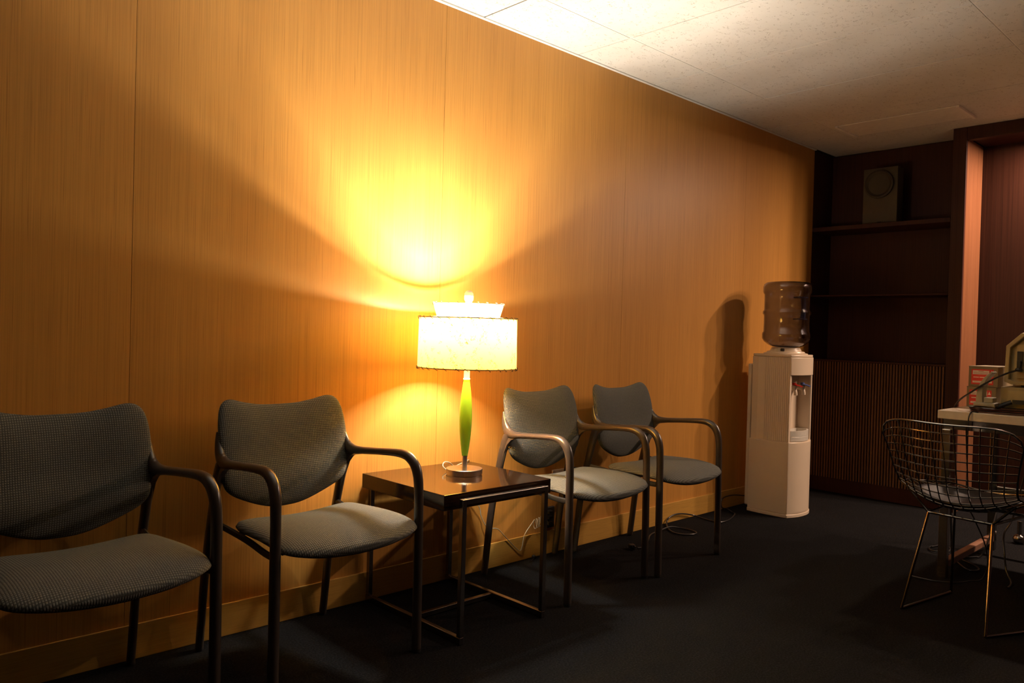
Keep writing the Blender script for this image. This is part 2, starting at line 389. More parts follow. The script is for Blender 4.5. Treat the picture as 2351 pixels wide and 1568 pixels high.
# ------------------------------------------------------------------ waiting room armchair
def side_frame(ch, s):
    mp = lambda x, y, z: (s * x, y, z)
    # front leg
    pts = [mp(.262, -.245, .012), mp(.262, -.243, .25), mp(.261, -.240, .50), mp(.261, -.2385, .530)]
    part('front_leg', MB().tube(pts, .0155, 14), M_frame, ch, smooth=True)
    part('foot_glide', MB().lathe([(.0135, .0003), (.0152, .002), (.0152, .0115), (.012, .012)], mp(.262, -.245, 0), 14), M_glide, ch, smooth=True)
    # arm: bend, rest, junction and the horn that rises behind the back
    ctrl = [(.261, -.2385, .528), (.260, -.2345, .570), (.259, -.222, .605), (.257, -.199, .628), (.255, -.168, .6385), (.252, -.12, .6395), (.247, -.04, .634), (.242, .04, .6275),
            (.239, .085, .625), (.237, .118, .632), (.236, .138, .656), (.2345, .148, .688), (.233, .153, .716)]
    rad = [(.0155, .0155), (.0158, .0165), (.0160, .0175), (.0160, .0170), (.0160, .0150), (.0160, .0130), (.0160, .0120), (.0160, .0130), (.0158, .0170), (.0150, .0230), (.013, .0180), (.010, .011), (.006, .004)]
    P = spline([mp(*c) for c in ctrl], 4)
    R_ = []
    for i in range(len(P)):
        q = i / 4; k = min(int(q), len(rad) - 2); t = q - k
        R_.append((rad[k][0] * (1 - t) + rad[k + 1][0] * t, rad[k][1] * (1 - t) + rad[k + 1][1] * t))
    part('armrest', MB().tube(P, R_, 16, ref=(1, 0, 0)), M_frame, ch, smooth=True)
    # rear leg, swept forward towards its head
    ctrl = [(.234, .245, .010), (.2345, .232, .12), (.235, .218, .24), (.236, .196, .36), (.2365, .170, .47), (.237, .148, .555), (.238, .128, .610), (.239, .105, .632)]
    rad = [(.012, .0165), (.012, .017), (.012, .0175), (.0125, .018), (.013, .0185), (.014, .0205), (.014, .0200), (.012, .012)]
    P = spline([mp(*c) for c in ctrl], 4); R_ = []
    for i in range(len(P)):
        q = i / 4; k = min(int(q), len(rad) - 2); t = q - k
        R_.append((rad[k][0] * (1 - t) + rad[k + 1][0] * t, rad[k][1] * (1 - t) + rad[k + 1][1] * t))
    m = MB().tube(P, R_, 14, ref=(1, 0, 0))
    # web filling the crotch between arm and leg
    web = [(.060, .634), (.105, .640), (.135, .62), (.150, .565), (.158, .52), (.150, .505), (.134, .545), (.118, .580), (.096, .602), (.068, .615), (.042, .6185)]
    n = len(web); vv = []
    for sx in (.2285, .2465): vv += [mp(sx, y, z) for y, z in web]
    ff = [tuple(range(n)), tuple(reversed(range(n, 2 * n)))] + [(i, n + i, n + (i + 1) % n, (i + 1) % n) for i in range(n)]
    m.add(vv, ff)
    part('rear_leg', m, M_frame, ch, smooth=True)
    part('foot_glide', MB().lathe([(.0115, .0003), (.013, .002), (.013, .010), (.010, .011)], mp(.234, .245, 0), 14), M_glide, ch, smooth=True)

def interp(x, pts):
    for (a, fa), (b_, fb) in zip(pts[:-1], pts[1:]):
        if x <= b_: return fa + (fb - fa) * max(0, min(1, (x - a) / (b_ - a)))
    return pts[-1][1]
def make_chair():
    ch = thing('armchair', '', 'chair')
    for s in (-1, 1): side_frame(ch, s)
    # backrest cushion: shield outline
    half = [(0, .790), (.07, .792), (.13, .802), (.180, .8135), (.210, .807), (.228, .782), (.237, .735), (.2395, .67), (.2375, .60), (.2290, .548), (.203, .518), (.155, .493), (.10, .471), (.05, .458), (0, .455)]
    full = half + [(-x, z) for x, z in reversed(half[1:-1])]
    O = spline([(x, 0, z) for x, z in full], 4, closed=True); n = len(O); cz = .63
    rings = [0, .25, .5, .68, .8, .88, .94, .975, 1]
    def backpt(r, o, side):
        x = o.x * r; z = cz + (o.z - cz) * r
        yb = interp(z, [(.456, .118), (.52, .128), (.60, .142), (.70, .156), (.81, .182)])
        yb += .018 - .034 * (x / .24) ** 2
        th = (1 - r ** 3.6) ** .5
        lump = .012 * math.exp(-((z - .56) / .05) ** 2) * (1 - (x / .24) ** 2)
        return (x, yb - (.032 * th + lump * th if side > 0 else -.022 * th), z)
    m = MB()
    for side in (1, -1):
        v = [backpt(0, O[0], side)]; f = []
        for r in rings[1:]: v += [backpt(r, o, side) for o in O]
        for i in range(n): f.append((0, 1 + i, 1 + (i + 1) % n))
        for k in range(len(rings) - 2):
            a = 1 + k * n; b_ = a + n
            for i in range(n): f.append((a + i, a + (i + 1) % n, b_ + (i + 1) % n, b_ + i))
        m.add(v, f)
    bm = part('backrest', m, M_fab_back, ch)
    weld(bm)
    # seat cushion
    half = [(0, .098), (.08, .098), (.15, .095), (.198, .083), (.222, .05), (.234, -.02), (.243, -.10), (.250, -.18), (.248, -.235), (.232, -.268), (.19, -.293), (.13, -.308), (.06, -.315), (0, -.317)]
    full = half + [(-x, y) for x, y in reversed(half[1:-1])]
    O = spline([(x, y, 0) for x, y in full], 4, closed=True); n = len(O); cy = -.10
    def seatpt(r, o, side):
        x = o.x * r; y = cy + (o.y - cy) * r
        front = max(0, min(1, (-.10 - y) / .20)); rear = max(0, min(1, (y + .12) / .2))
        rim = .432 - .022 * front * front - .006 * (x / .25) ** 2 * 0
        th = (1 - r ** 3.2) ** .5
        if side > 0: z = rim + .034 * th + .006 * (x / .25) ** 2 * th - .016 * rear * (1 - min(1, (x / .20) ** 2)) * 1.0
        else: z = rim - (.014 + .034 * (1 - (x / .25) ** 2)) * th - .004 * rear
        if side < 0: z = min(z, seatpt_top(r, o) - .012 * th)
        return (x, y, z)
    def seatpt_top(r, o): return seatpt(r, o, 1)[2]
    m = MB()
    for side in (1, -1):
        v = [seatpt(0, O[0], side)]; f = []
        for r in rings[1:]: v += [seatpt(r, o, side) for o in O]
        if side < 0: v[-n:] = [seatpt(1, o, 1) for o in O]
        for i in range(n): f.append((0, 1 + i, 1 + (i + 1) % n))
        for k in range(len(rings) - 2):
            a = 1 + k * n; b_ = a + n
            for i in range(n): f.append((a + i, a + (i + 1) % n, b_ + (i + 1) % n, b_ + i))
        m.add(v, f)
    weld(part('seat', m, M_fab_seat, ch))
    # seat support: side rails and cross bars below the cushion
    m = MB()
    for s in (-1, 1):
        m.tube(spline([(s * .233, .172, .428), (s * .226, .10, .420), (s * .226, -.03, .408), (s * .238, -.15, .398), (s * .2485, -.235, .400)], 5), [(.011, .008)] * 21, 8, ref=(0, 0, 1))
    for y in (.07, -.20): m.tube([(-.215, y, .405), (.215, y, .405)], .007, 8)
    part('seat_rail', m, M_under, ch, smooth=True)
    return ch
def weld(o):
    bm = bmesh.new(); bm.from_mesh(o.data); bmesh.ops.remove_doubles(bm, verts=bm.verts, dist=.0004)
    bmesh.ops.recalc_face_normals(bm, faces=bm.faces); bm.to_mesh(o.data); bm.free(); o.data.shade_smooth()
ch = make_chair()
ch['label'] = 'grey woven armchair right of the side table, nearest to the table lamp on that side'
ch['group'] = 'grey armchairs along the wood wall'
ch.location = (2.508, -.295, 0); ch.rotation_euler = (0, 0, math.radians(2.5))
dup(ch, (3.085, -.300, 0), math.radians(3), 'grey woven armchair next to the water cooler, farthest from the camera')
dup(ch, (1.275, -.297, 0), math.radians(4), 'grey woven armchair left of the side table, its seat in lamp light')
dup(ch, (.603, -.300, 0), math.radians(3), 'grey woven armchair in deep shadow at the left edge, cut by the frame')

# ------------------------------------------------------------------ side table
st = thing('side_table', 'low square side table with dark lacquered top and metal bar frame under the lamp', 'table', (1.895, -.297, 0))
part('tabletop', MB().box(-.257, .257, -.247, .247, .452, .505), M_tabletop, st, bevel=.0015)
bw = .009
for s in (-1, 1):
    x = s * .197
    part('runner', MB().box(x - bw, x + bw, -.284, .284, .0006, .026), M_steel, st, bevel=.002)
    part('leg', MB().box(x - bw, x + bw, -.284, -.266, .0262, .490), M_steel, st, bevel=.0015)
    part('leg', MB().box(x - bw, x + bw, .262, .280, .0262, .490), M_steel, st, bevel=.0015)
part('cross_bar', MB().box(-.1878, .1878, -.009, .009, .004, .022), M_steel, st, bevel=.0015)
part('top_rail', MB().box(-.1878, .1878, -.284, -.266, .472, .490), M_steel, st, bevel=.0015)
part('top_rail', MB().box(-.1878, .1878, .262, .280, .472, .490), M_steel, st, bevel=.0015)
for s in (-1, 1):
    part('bracket', MB().box(s * .15 - .01, s * .15 + .01, -.2655, -.2475, .474, .486), M_steel, st)
    part('bracket', MB().box(s * .15 - .01, s * .15 + .01, .2475, .2615, .474, .486), M_steel, st)

# ------------------------------------------------------------------ table lamp
lp = thing('table_lamp', 'retro table lamp with two-tier paper shade and tapered green body, lit', 'lamp', LAMP)
part('base', MB().lathe([(.060, .0003), (.067, .0003), (.067, .004), (.0695, .005), (.0695, .0225), (.068, .024), (0, .0245)], seg=64), M_nickel, lp, smooth=True)
part('stem', MB().lathe([(.010, .0245), (.010, .068), (.0115, .0685), (.0115, .0715), (.010, .072)], seg=24), M_nickel, lp, smooth=True)
gp = [(.0112, .0722)]
for i in range(1, 24):
    t = i / 24; gp.append((.0112 + (.0132) * math.sin(PI * t) ** .92 , .0722 + t * .290))
gp.append((.0115, .3622))
part('green_body', MB().lathe(gp, seg=48), M_green, lp, smooth=True, angle=60)
part('neck', MB().lathe([(.013, .3624), (.013, .367), (.0115, .368), (.0118, .425), (.014, .430), (.014, .452), (.008, .455)], seg=24), M_white_enamel, lp, smooth=True)
part('socket', MB().lathe([(.014, .4552), (.017, .460), (.017, .492), (.014, .498)], seg=24), M_nickel, lp, smooth=True)
part('bulb', MB().lathe([(0, .506), (.012, .508), (.022, .520), (.026, .535), (.022, .550), (.012, .562), (0, .565)], (0, 0, 0), seg=20), M_bulb, lp, smooth=True)
hp = []
for i in range(17):
    t = PI * i / 16; hp.append((0, .052 * math.cos(t) * (1.0), .500 + .145 * math.sin(t) ** .8))
part('harp', MB().tube(hp, .0014, 6), M_nickel, lp, smooth=True)
sh = part('lower_shade', MB().open_lathe([(.1895, .409), (.1880, .500), (.1865, .5975)], seg=96), M_shade, lp, smooth=True)
su = part('upper_shade', MB().open_lathe([(.1195, .602), (.1275, .628), (.1345, .6515)], seg=96), M_shade_top, lp, smooth=True)
part('added_light_baffle', MB().open_lathe([(.1864, .5985), (.1425, .5985)], seg=96), M_shade, lp)  # unseen ring, added to narrow the light leaking between the tiers
part('added_light_baffle', MB().open_lathe([(.1355, .6015), (.1197, .6015)], seg=96), M_shade_top, lp)  # added inner lip, leaves only a thin slot for the leaking light
part('added_light_baffle', MB().open_lathe([(.1893, .4100), (.1580, .4100)], seg=96), M_shade, lp)  # unseen ring, added to lower the edge of the downward light cone
def ring(r, z, t=.0013): return MB().tube([(r * math.cos(2 * PI * i / 72), r * math.sin(2 * PI * i / 72), z) for i in range(72)], t, 6, closed=True)
part('shade_rim', ring(.1895, .409, .0021), M_rim, lp, smooth=True)
part('shade_rim', ring(.1865, .5975, .0021), M_rim, lp, smooth=True)
for r, z, n, dr in ((.1895, .409, 30, 1), (.1865, .5975, 30, -1), (.1345, .6515, 22, -1)):
    for i in range(n):
        m = MB()
        a = 2 * PI * (i + .3 * random.random()) / n; da = .0085 / r; h = .0052
        q = [(r - .003, a - da * .9, z + h * (1 if dr < 0 else -.6)), (r + .0032, a - da * .5, z + h * .75), (r + .0036, a + da * .2, z - h * .2), (r + .0026, a + da, z - h * 1.15), (r - .003, a + da, z - h * 1.1)]
        m.tube([(R0 * math.cos(A), R0 * math.sin(A), Z) for R0, A, Z in q], .0011 if r > .15 else .0008, 6)
        part('whip_stitch', m, M_thread, lp, smooth=True)
m = MB()
for i in range(3):
    a = 2 * PI * i / 3 + .4
    m.tube([(0, 0, .646), (.1335 * math.cos(a), .1335 * math.sin(a), .6495)], .0012, 6)
    m.tube([(.120 * math.cos(a), .120 * math.sin(a), .6025), (.1862 * math.cos(a), .1862 * math.sin(a), .598)], .0012, 6)
part('spider', m, M_nickel, lp, smooth=True)
part('finial', MB().lathe([(.006, .644), (.013, .655), (.012, .660), (.0165, .668), (.0175, .680), (.0170, .692), (.0125, .700), (.006, .7035), (0, .704)], seg=24), M_white_enamel, lp, smooth=True, angle=60)
# ------------------------------------------------------------------ lamp cord (pale, over the table's back edge, hanging by the wall)
lc = [(1.925, -.205, .509), (1.915, -.190, .524), (1.930, -.178, .537), (1.965, -.168, .531), (2.00, -.155, .512), (2.06, -.12, .5095), (2.12, -.085, .5093), (2.158, -.062, .507), (2.168, -.04, .47), (2.20, -.022, .36), (2.259, -.022, .287), (2.271, -.022, .247), (2.308, -.022, .192), (2.364, -.020, .177), (2.388, -.018, .164), (2.438, -.016, .118), (2.514, -.016, .052), (2.534, -.016, .066), (2.547, -.017, .118), (2.586, -.02, .162)]
for i in range(26):
    a = i * .9; lc.append((2.60 + .0022 * i, -.026 + .008 * math.sin(a), .160 + .022 * math.cos(a) + .0005 * i))
lc += [(2.668, -.02, .175), (2.69, -.018, .19)]
o = part('lamp_cord', MB().tube(spline(lc, 5), .0021, 6), M_cord_clear, None, smooth=True)
tag(o, 'thin pale lamp cord hanging behind the side table against the wall', 'cord')
pg = thing('plug_strip', 'dark plugs and small outlet block low on the wall behind the armchair', 'plug', (2.72, -.0005, .175))
part('outlet_block', MB().box(-.03, .03, -.014, -.0005, -.05, .05), M_glide, pg, bevel=.003)
for dz in (.03, .005, -.022):
    part('plug', MB().box(-.033, -.004, -.038, -.0145, dz - .0075, dz + .0075), M_under, pg, bevel=.003)
wp = thing('outlet_plate', 'pinkish beige rectangular outlet plate on the wood wall behind the armchair', 'wall plate', (2.790, -.0005, .353))
part('plate', MB().box(-.056, .056, -.010, 0, -.045, .045), M_outlet, wp, bevel=.003)
for s in (-1, 1): part('socket', MB().box(s * .024 - .012, s * .024 + .012, -.0115, -.0101, -.015, .015), M_glide, wp, bevel=.001)
o = thing('cord_stub', 'tiny dark knob at the carpet edge under the side table', 'stub', (2.601, -.028, .0008))
part('knob', MB().lathe([(.007, 0), (.010, .006), (.009, .014), (.004, .018), (0, .019)], seg=12), M_under, o, smooth=True)
part('lead', MB().tube(spline([(0, 0, .004), (-.03, -.02, .002), (-.06, -.03, .002)], 4), .0016, 6), M_under, o, smooth=True)

# ------------------------------------------------------------------ water cooler
wc = thing('water_cooler', 'ivory freestanding water cooler with ribbed side, red tap and alcove', 'water cooler', (4.500, -.262, 0))
def mirror(half): return half + [(-x, y) for x, y in reversed(half)]
# upper side shell, fluted flanks, open niche in front (plan polygon, x right, y room = negative)
def flutes(x0, ya, yb, n, amp=.0036):
    out = []
    for i in range(n):
        y = ya + (yb - ya) * i / n; dy = (yb - ya) / n
        out += [(x0 - amp, y + dy * .02), (x0, y + dy * .25), (x0, y + dy * .7), (x0 - amp, y + dy * .93)]
    return out
right = [(.100, .140), (.132, .132)] + [(.1405, .09)] + flutes(.1415, .05, -.112, 13) + [(.1415, -.116), (.126, -.118), (.122, -.112), (.120, -.040)]
part('ribbed_body', MB().prism(mirror(right), .447, .948), M_cooler, wc)
def front_poly(w, yb, bulge, ycorner, n=14):
    pts = []
    for i in range(n + 1):
        t = -1 + 2 * i / n; pts.append((w * t, ycorner - bulge * (1 - abs(t) ** 2.4)))
    return pts
hood = [(-.138, -.100)] + front_poly(.140, 0, .036, -.119) + [(.138, -.100)]
part('front_hood', MB().prism([(x, y) for x, y in hood], .842, .9485), M_cooler, wc, bevel=.003, smooth=True)
low = [(.100, .146), (.138, .138), (.1455, .09), (.1475, 0), (.1455, -.09), (.141, -.118)]
lowp = low[::1]
poly = [(-x, y) for x, y in lowp] + front_poly(.139, 0, .034, -.119)[1:-1] + list(reversed(lowp))
part('lower_cabinet', MB().prism(poly, .022, .4465), M_cooler, wc, bevel=.003, smooth=True)
part('front_door', MB().prism([(x * 1.0, y - .0022) for x, y in front_poly(.1345, 0, .0325, -.1195)] + [(.13, -.11), (-.13, -.11)], .030, .440), M_cooler, wc, smooth=True)
part('plinth', MB().prism([(x * 1.018, y * 1.018 - .001) for x, y in poly], .0006, .0215), M_cooler, wc, bevel=.003, smooth=True)
part('rear_panel', MB().box(-.118, .118, .1465, .172, .03, .900), M_cooler, wc, bevel=.008)
# drip tray
tp = front_poly(.112, 0, .034, -.113)
part('drip_tray', MB().prism([(-.108, -.045)] + tp + [(.108, -.045)], .448, .4485 + .03), M_cooler_tray, wc, bevel=.003, smooth=True)
outer = [(-.108, -.045)] + tp + [(.108, -.045)]
inner = [(x * .88, -.08 + (y + .08) * .86) for x, y in outer]
n = len(outer); v = [(x, y, .4787) for x, y in outer] + [(x, y, .512) for x, y in outer] + [(x, y, .512) for x, y in inner] + [(x, y, .482) for x, y in inner]
f = [];
for i in range(n):
    j = (i + 1) % n
    for a in range(3): f.append((a * n + i, a * n + j, (a + 1) * n + j, (a + 1) * n + i))
f += [tuple(reversed(range(n))), tuple(range(3 * n, 4 * n))]
part('drip_tray_rim', MB().add(v, f), M_cooler_tray, wc, smooth=True)
# taps
for s, mt, nm in ((-1, M_red, 'red tap lever'), (1, M_blue, 'blue tap lever')):
    tx = s * .052
    tp_ = part('tap', MB().tube(spline([(tx, -.046, .762), (tx, -.075, .764), (tx, -.098, .758), (tx, -.107, .738), (tx, -.108, .722)], 4), [(.0125, .0125)] * 9 + [(.011, .011)] * 8, 14).lathe([(.0, .752), (.015, .754), (.015, .776), (.010, .782), (0, .783)], (tx, -.098, 0), 16), M_cooler, wc, smooth=True)
    lv = part('tap_lever', MB().tube([(tx, -.092, .786), (tx, -.12, .782), (tx, -.146, .776)], [(.006, .013), (.005, .014), (.004, .011)], 10, ref=(0, 0, 1)).lathe([(.012, .7835), (.013, .788), (.011, .796), (0, .797)], (tx, -.098, 0), 16), mt, tp_, smooth=True, label=nm)
# lid and collar
part('lid', MB().prism([(x * .985, y * .985) for x, y in [(-.12, .140), (-.138, .11), (-.1405, -.118)] + front_poly(.1395, 0, .034, -.119)[1:-1] + [(.1405, -.118), (.138, .11), (.12, .140)]], .949, .964), M_cooler, wc, bevel=.004, smooth=True)
part('collar', MB().lathe([(.128, .9643), (.128, .970), (.112, .974), (.108, .981), (.092, .984), (.082, 1.004), (.066, 1.006), (.062, .99)], (0, -.01, 0), 48), M_cooler, wc, smooth=True)
part('collar_vent', MB().box(-.100, -.082, -.046, -.026, .982, 1.0), M_gap, wc, bevel=.004)
bt = thing('water_bottle', 'smoky translucent water bottle upturned on top of the ivory cooler', 'water bottle', (4.500, -.272, 0))
op = [(.045, 1.0065), (.080, 1.009), (.105, 1.020), (.130, 1.040), (.1405, 1.058), (.1415, 1.082), (.1395, 1.092), (.1345, 1.100), (.1335, 1.150), (.1335, 1.195), (.1355, 1.203), (.1405, 1.208), (.1405, 1.222), (.1355, 1.228), (.1335, 1.236), (.1330, 1.300), (.1335, 1.325), (.1395, 1.336), (.1420, 1.345), (.1420, 1.372), (.1370, 1.388), (.1240, 1.3985), (.100, 1.402), (.04, 1.399), (0, 1.398)]
shell = MB().lathe(op, seg=56)
ip = [(max(0, r - .0035) if r > .001 else 0, z - (.0035 if z > 1.39 else 0) + (.0035 if z < 1.02 else 0)) for r, z in op]
shell.lathe(ip, seg=56)
bsh = part('bottle_shell', shell, M_bottle, bt, smooth=True, angle=60)
bo = bsh.data
bm = bmesh.new(); bm.from_mesh(bo); nv = len(op) * 56   # inner skin faces inward
bm.faces.ensure_lookup_table(); bm.verts.ensure_lookup_table()
for fc in bm.faces:
    if all(q.index >= nv for q in fc.verts): fc.normal_flip()
bm.to_mesh(bo); bm.free()
part('handle_column', MB().tube([(.055, -.075, 1.185), (.058, -.078, 1.235), (.055, -.075, 1.305)], [(.012, .016), (.010, .014), (.012, .016)], 12), M_bottle_band, bt, smooth=True)
part('handle_recess', MB().prism([(.0, -.118), (.05, -.11), (.095, -.075), (.10, -.03), (.05, -.02), (-.02, -.05), (-.045, -.09)], 1.306, 1.312).prism([(.0, -.118), (.05, -.11), (.095, -.075), (.10, -.03), (.05, -.02), (-.02, -.05), (-.045, -.09)], 1.176, 1.181), M_bottle_band, bt)
# cooler power cord
cc = [(4.58, -.085, .06), (4.562, -.045, .05), (4.486, -.025, .059), (4.365, -.022, .076), (4.249, -.022, .070), (4.235, -.025, .02), (4.268, -.045, .006), (4.215, -.11, .006), (4.183, -.145, .006), (4.045, -.195, .006), (3.955, -.205, .006), (3.924, -.182, .006), (3.932, -.089, .006), (3.926, -.03, .014), (3.823, -.024, .037), (3.743, -.024, .044), (3.685, -.024, .034), (3.655, -.03, .012), (3.572, -.1, .006), (3.523, -.169, .006), (3.528, -.224, .006), (3.577, -.254, .006), (3.622, -.245, .006), (3.642, -.19, .006), (3.629, -.135, .007), (3.572, -.109, .016), (3.477, -.107, .008), (3.376, -.124, .006), (3.233, -.209, .006), (3.156, -.241, .006), (3.120, -.235, .006)]
o = part('cooler_cord', MB().tube(spline(cc, 6), .0042, 8), M_cord_black, None, smooth=True)
tag(o, 'black power cord looping over the carpet from the water cooler', 'cord')
pp = thing('power_plug', 'black three pin plug lying on the carpet between the armchairs', 'plug', (3.102, -.212, .012), math.radians(60))
part('plug_body', MB().box(-.018, .014, -.013, .013, -.011, .013), M_cord_black, pp, bevel=.004)
for a, b_ in ((-.007, .006), (.007, .006), (0, -.005)):
    part('prong', MB().box(-.034, -.0182, a - .0015, a + .0015, b_ - .003, b_ + .003), M_chrome, pp)

# ------------------------------------------------------------------ desk
dk = thing('desk', 'white topped office desk with metal legs behind the wire chair', 'desk', (3.84, -1.345, 0))
part('desktop', MB().box(0, .80, -1.50, 0, .717, .755), M_desk_top, dk, bevel=.003)
part('apron', MB().box(.018, .030, -1.48, -.02, .672, .7165), M_chrome, dk, bevel=.001)
part('apron', MB().box(.031, .77, -.030, -.018, .672, .7165), M_steel, dk, bevel=.001)
for yy_ in (-.038, -1.462):
    part('post', MB().box(.0, .036, yy_ - .018 + (.0), yy_ + .018, .0006, .6715), M_steel, dk, bevel=.003)
    part('post', MB().box(.735, .770, yy_ - .018, yy_ + .018, .0006, .6715), M_chrome, dk, bevel=.003)
    part('runner', MB().box(.0365, .7345, yy_ - .016, yy_ + .016, .045, .075), M_brownwood, dk, bevel=.003)
part('cross_brace', MB().box(.74, .765, -1.44, -.058, .30, .33), M_steel, dk, bevel=.002)
fg = thing('ball_foot', 'small shiny metal ball foot on the carpet beyond the desk at the right edge', 'furniture foot', (4.846, -1.448, 0))
part('ball', MB().lathe([(.014, .0006), (.026, .008), (.031, .024), (.026, .040), (.012, .050)], seg=24), M_chrome, fg, smooth=True, angle=80)
part('stem', MB().lathe([(.0115, .0502), (.0115, .12), (.009, .121)], seg=16), M_steel, fg, smooth=True)

# cartons with red labels
for i, (x, z, lab, dy) in enumerate(((4.215, .7552, 'lower small kraft carton with red and white label on the desk', 0), (4.222, .8540, 'upper small kraft carton with red and white label, stacked on the desk', -.004))):
    t = thing('carton', lab, 'box', (x, -1.353 + dy, z), 0, 'cartons stacked on the desk')
    part('carton_body', MB().box(0, .26, -.125, 0, 0, .0935), M_card, t, bevel=.0012)
    part('lid_flap', MB().box(-.0008, .2608, -.1258, .0008, .0936, .0975), M_card, t, bevel=.001)
    lb = part('label_print', MB().box(-.0007, -.0001, -.106, -.012, .010, .083), M_label_red, t)
    m = MB(); m.box(-.0011, -.00075, -.088, -.018, .058, .077)
    m.box(-.0011, -.00075, -.085, -.0475, .0425, .0465); m.box(-.0011, -.00075, -.045, -.021, .0425, .0465)
    m.box(-.0011, -.00075, -.100, -.018, .018, .027)
    m.prism([(-.103, .062), (-.091, .062), (-.097, .078)], -.0011, -.00075, lambda y, z, x: (x, y, z))
    part('label_panel', m, M_label_white, lb)
    m = MB(); m.box(-.0014, -.00115, -.064, -.042, .0725, .0755)
    for kz in range(5): m.box(-.0014, -.00115, -.084 + .003 * (kz % 2), -.022, .0598 + kz * .0024, .0606 + kz * .0024)
    for kz in range(2): m.box(-.0014, -.00115, -.096, -.024, .0205 + kz * .003, .0213 + kz * .003)
    part('label_text', m, M_print, lb)

# monitor seen from behind
mo = thing('crt_monitor', 'old beige computer monitor seen from behind on the desk, cut by the frame', 'monitor', (4.03, -1.735, .875))
out = [(.180, .018), (.176, .178), (.118, .236), (-.118, .236), (-.176, .178), (-.180, .018), (-.150, .005), (.150, .005)]
def ringbody(sc0, x0, sc1, x1):
    n = len(out); cz = .12
    v = [(x0, y * sc0, cz + (z - cz) * sc0) for y, z in out] + [(x1, y * sc1, .005 + (z - .005) * sc1) for y, z in out]
    return v, n
v, n = ringbody(1, 0, 1.14, .38)
inn = [(y * .91, .12 + (z - .12) * .88) for y, z in out]
v += [(0, y, z) for y, z in inn] + [(.022, y, z) for y, z in inn]
f = [(i, (i + 1) % n, n + (i + 1) % n, n + i) for i in range(n)] + [tuple(range(n, 2 * n))]
f += [(i, 2 * n + i, 2 * n + (i + 1) % n, (i + 1) % n) for i in range(n)] + [(2 * n + i, 3 * n + i, 3 * n + (i + 1) % n, 2 * n + (i + 1) % n) for i in range(n)] + [tuple(reversed(range(3 * n, 4 * n)))]
part('rear_housing', MB().add(v, f), M_beige, mo, bevel=.002)
pn = part('socket_panel', MB().box(.012, .0215, -.115, .135, .035, .185), M_beige, mo, bevel=.001)
so_ = part('power_socket', MB().box(.006, .0118, .112, .134, .105, .155), M_under, mo, bevel=.001)
part('power_socket', MB().box(.006, .0118, .04, .092, .112, .182), M_under, mo, bevel=.001)
part('cord_plug', MB().box(-.012, .0058, .116, .130, .082, .112).lathe([(0, -.008), (.012, -.008), (.016, 0), (.012, .008), (0, .008)], (-.006, .122, .073), 14), M_under, mo, smooth=True)
part('pedestal', MB().box(.05, .20, -.09, .125, -.0055, .005), M_under, mo)
m = MB()
for i in range(14): m.box(.05 + .012 * i, .056 + .012 * i, .06, .10, .2405, .242)
vents = part('vent_slots', MB().box(-.0005, .0005, -.08, .08, .2165, .219), M_gap, mo)
cu = thing('computer_case', 'low beige computer unit under the monitor, cut by the frame', 'computer', (4.04, -1.72, .7552))
part('case', MB().box(0, .33, -.17, .180, .012, .1135), M_beige, cu, bevel=.004)
part('rear_step', MB().box(-.012, -.0002, -.165, .150, .045, .100), M_beige, cu, bevel=.002)
part('feet', MB().box(.02, .31, -.15, .16, .0004, .0119), M_under, cu)
part('ribbon_connector', MB().box(-.03, -.0125, .02, .125, .040, .058).tube(spline([(-.02, .13, .048), (-.03, .165, .03), (-.04, .185, .018)], 4), .010, 8), M_under, cu)
# curved stand
cs = thing('curved_stand', 'beige curved plastic stand beside the monitor on the desk', 'stand', (3.960, -1.466, .7790))
prof = [(0, 0), (.006, .05), (-.004, .10), (-.030, .140), (-.052, .160)]
mo_ = [(.002, .004), (.0, .05), (-.010, .095), (-.030, .130), (-.058, .158)]
Pm = spline([(.03, y + .0, z) for y, z in mo_], 5)
m = MB(); v = []; f = []
for i, q in enumerate(Pm):
    wdt = .032; t = i / (len(Pm) - 1); th = .030 - .024 * t
    v += [(q.x - wdt, q.y, q.z), (q.x + wdt, q.y, q.z), (q.x + wdt, q.y - th, q.z - .006 * t), (q.x - wdt, q.y - th, q.z - .006 * t)]
for i in range(len(Pm) - 1):
    a = i * 4
    for k in range(4): f.append((a + k, a + (k + 1) % 4, a + 4 + (k + 1) % 4, a + 4 + k))
f += [(0, 1, 2, 3), tuple(4 * (len(Pm) - 1) + k for k in (3, 2, 1, 0))]
part('upright', m.add(v, f), M_beige2, cs, smooth=True, bevel=.0015)
part('stand_base', MB().prism([(-.015, .008), (.075, .008), (.075, -.078), (-.015, -.078)], .0004, .016).prism([(.0, -.03), (.06, -.03), (.06, -.066), (.0, -.066)], .0162, .04), M_beige2, cs, bevel=.003)
# flat ribbon cable coil on the desk
rc = thing('ribbon_cable', 'dark red striped flat ribbon cable coiled on the desktop by the stand', 'cable', (3.945, -1.585, .7553))
for k in range(4):
    pts = [(.066 * math.cos(a) * (1 + .02 * k), .128 * math.sin(a) * (1 + .02 * k) + .0, .003 + .0056 * k) for a in [2 * PI * i / 40 for i in range(40)]]
    part('loop', MB().tube(pts, [(.0022, .010)] * 40, 8, closed=True, ref=(0, 0, 1)), M_ribbon if k % 2 == 0 else M_under, rc, smooth=True)
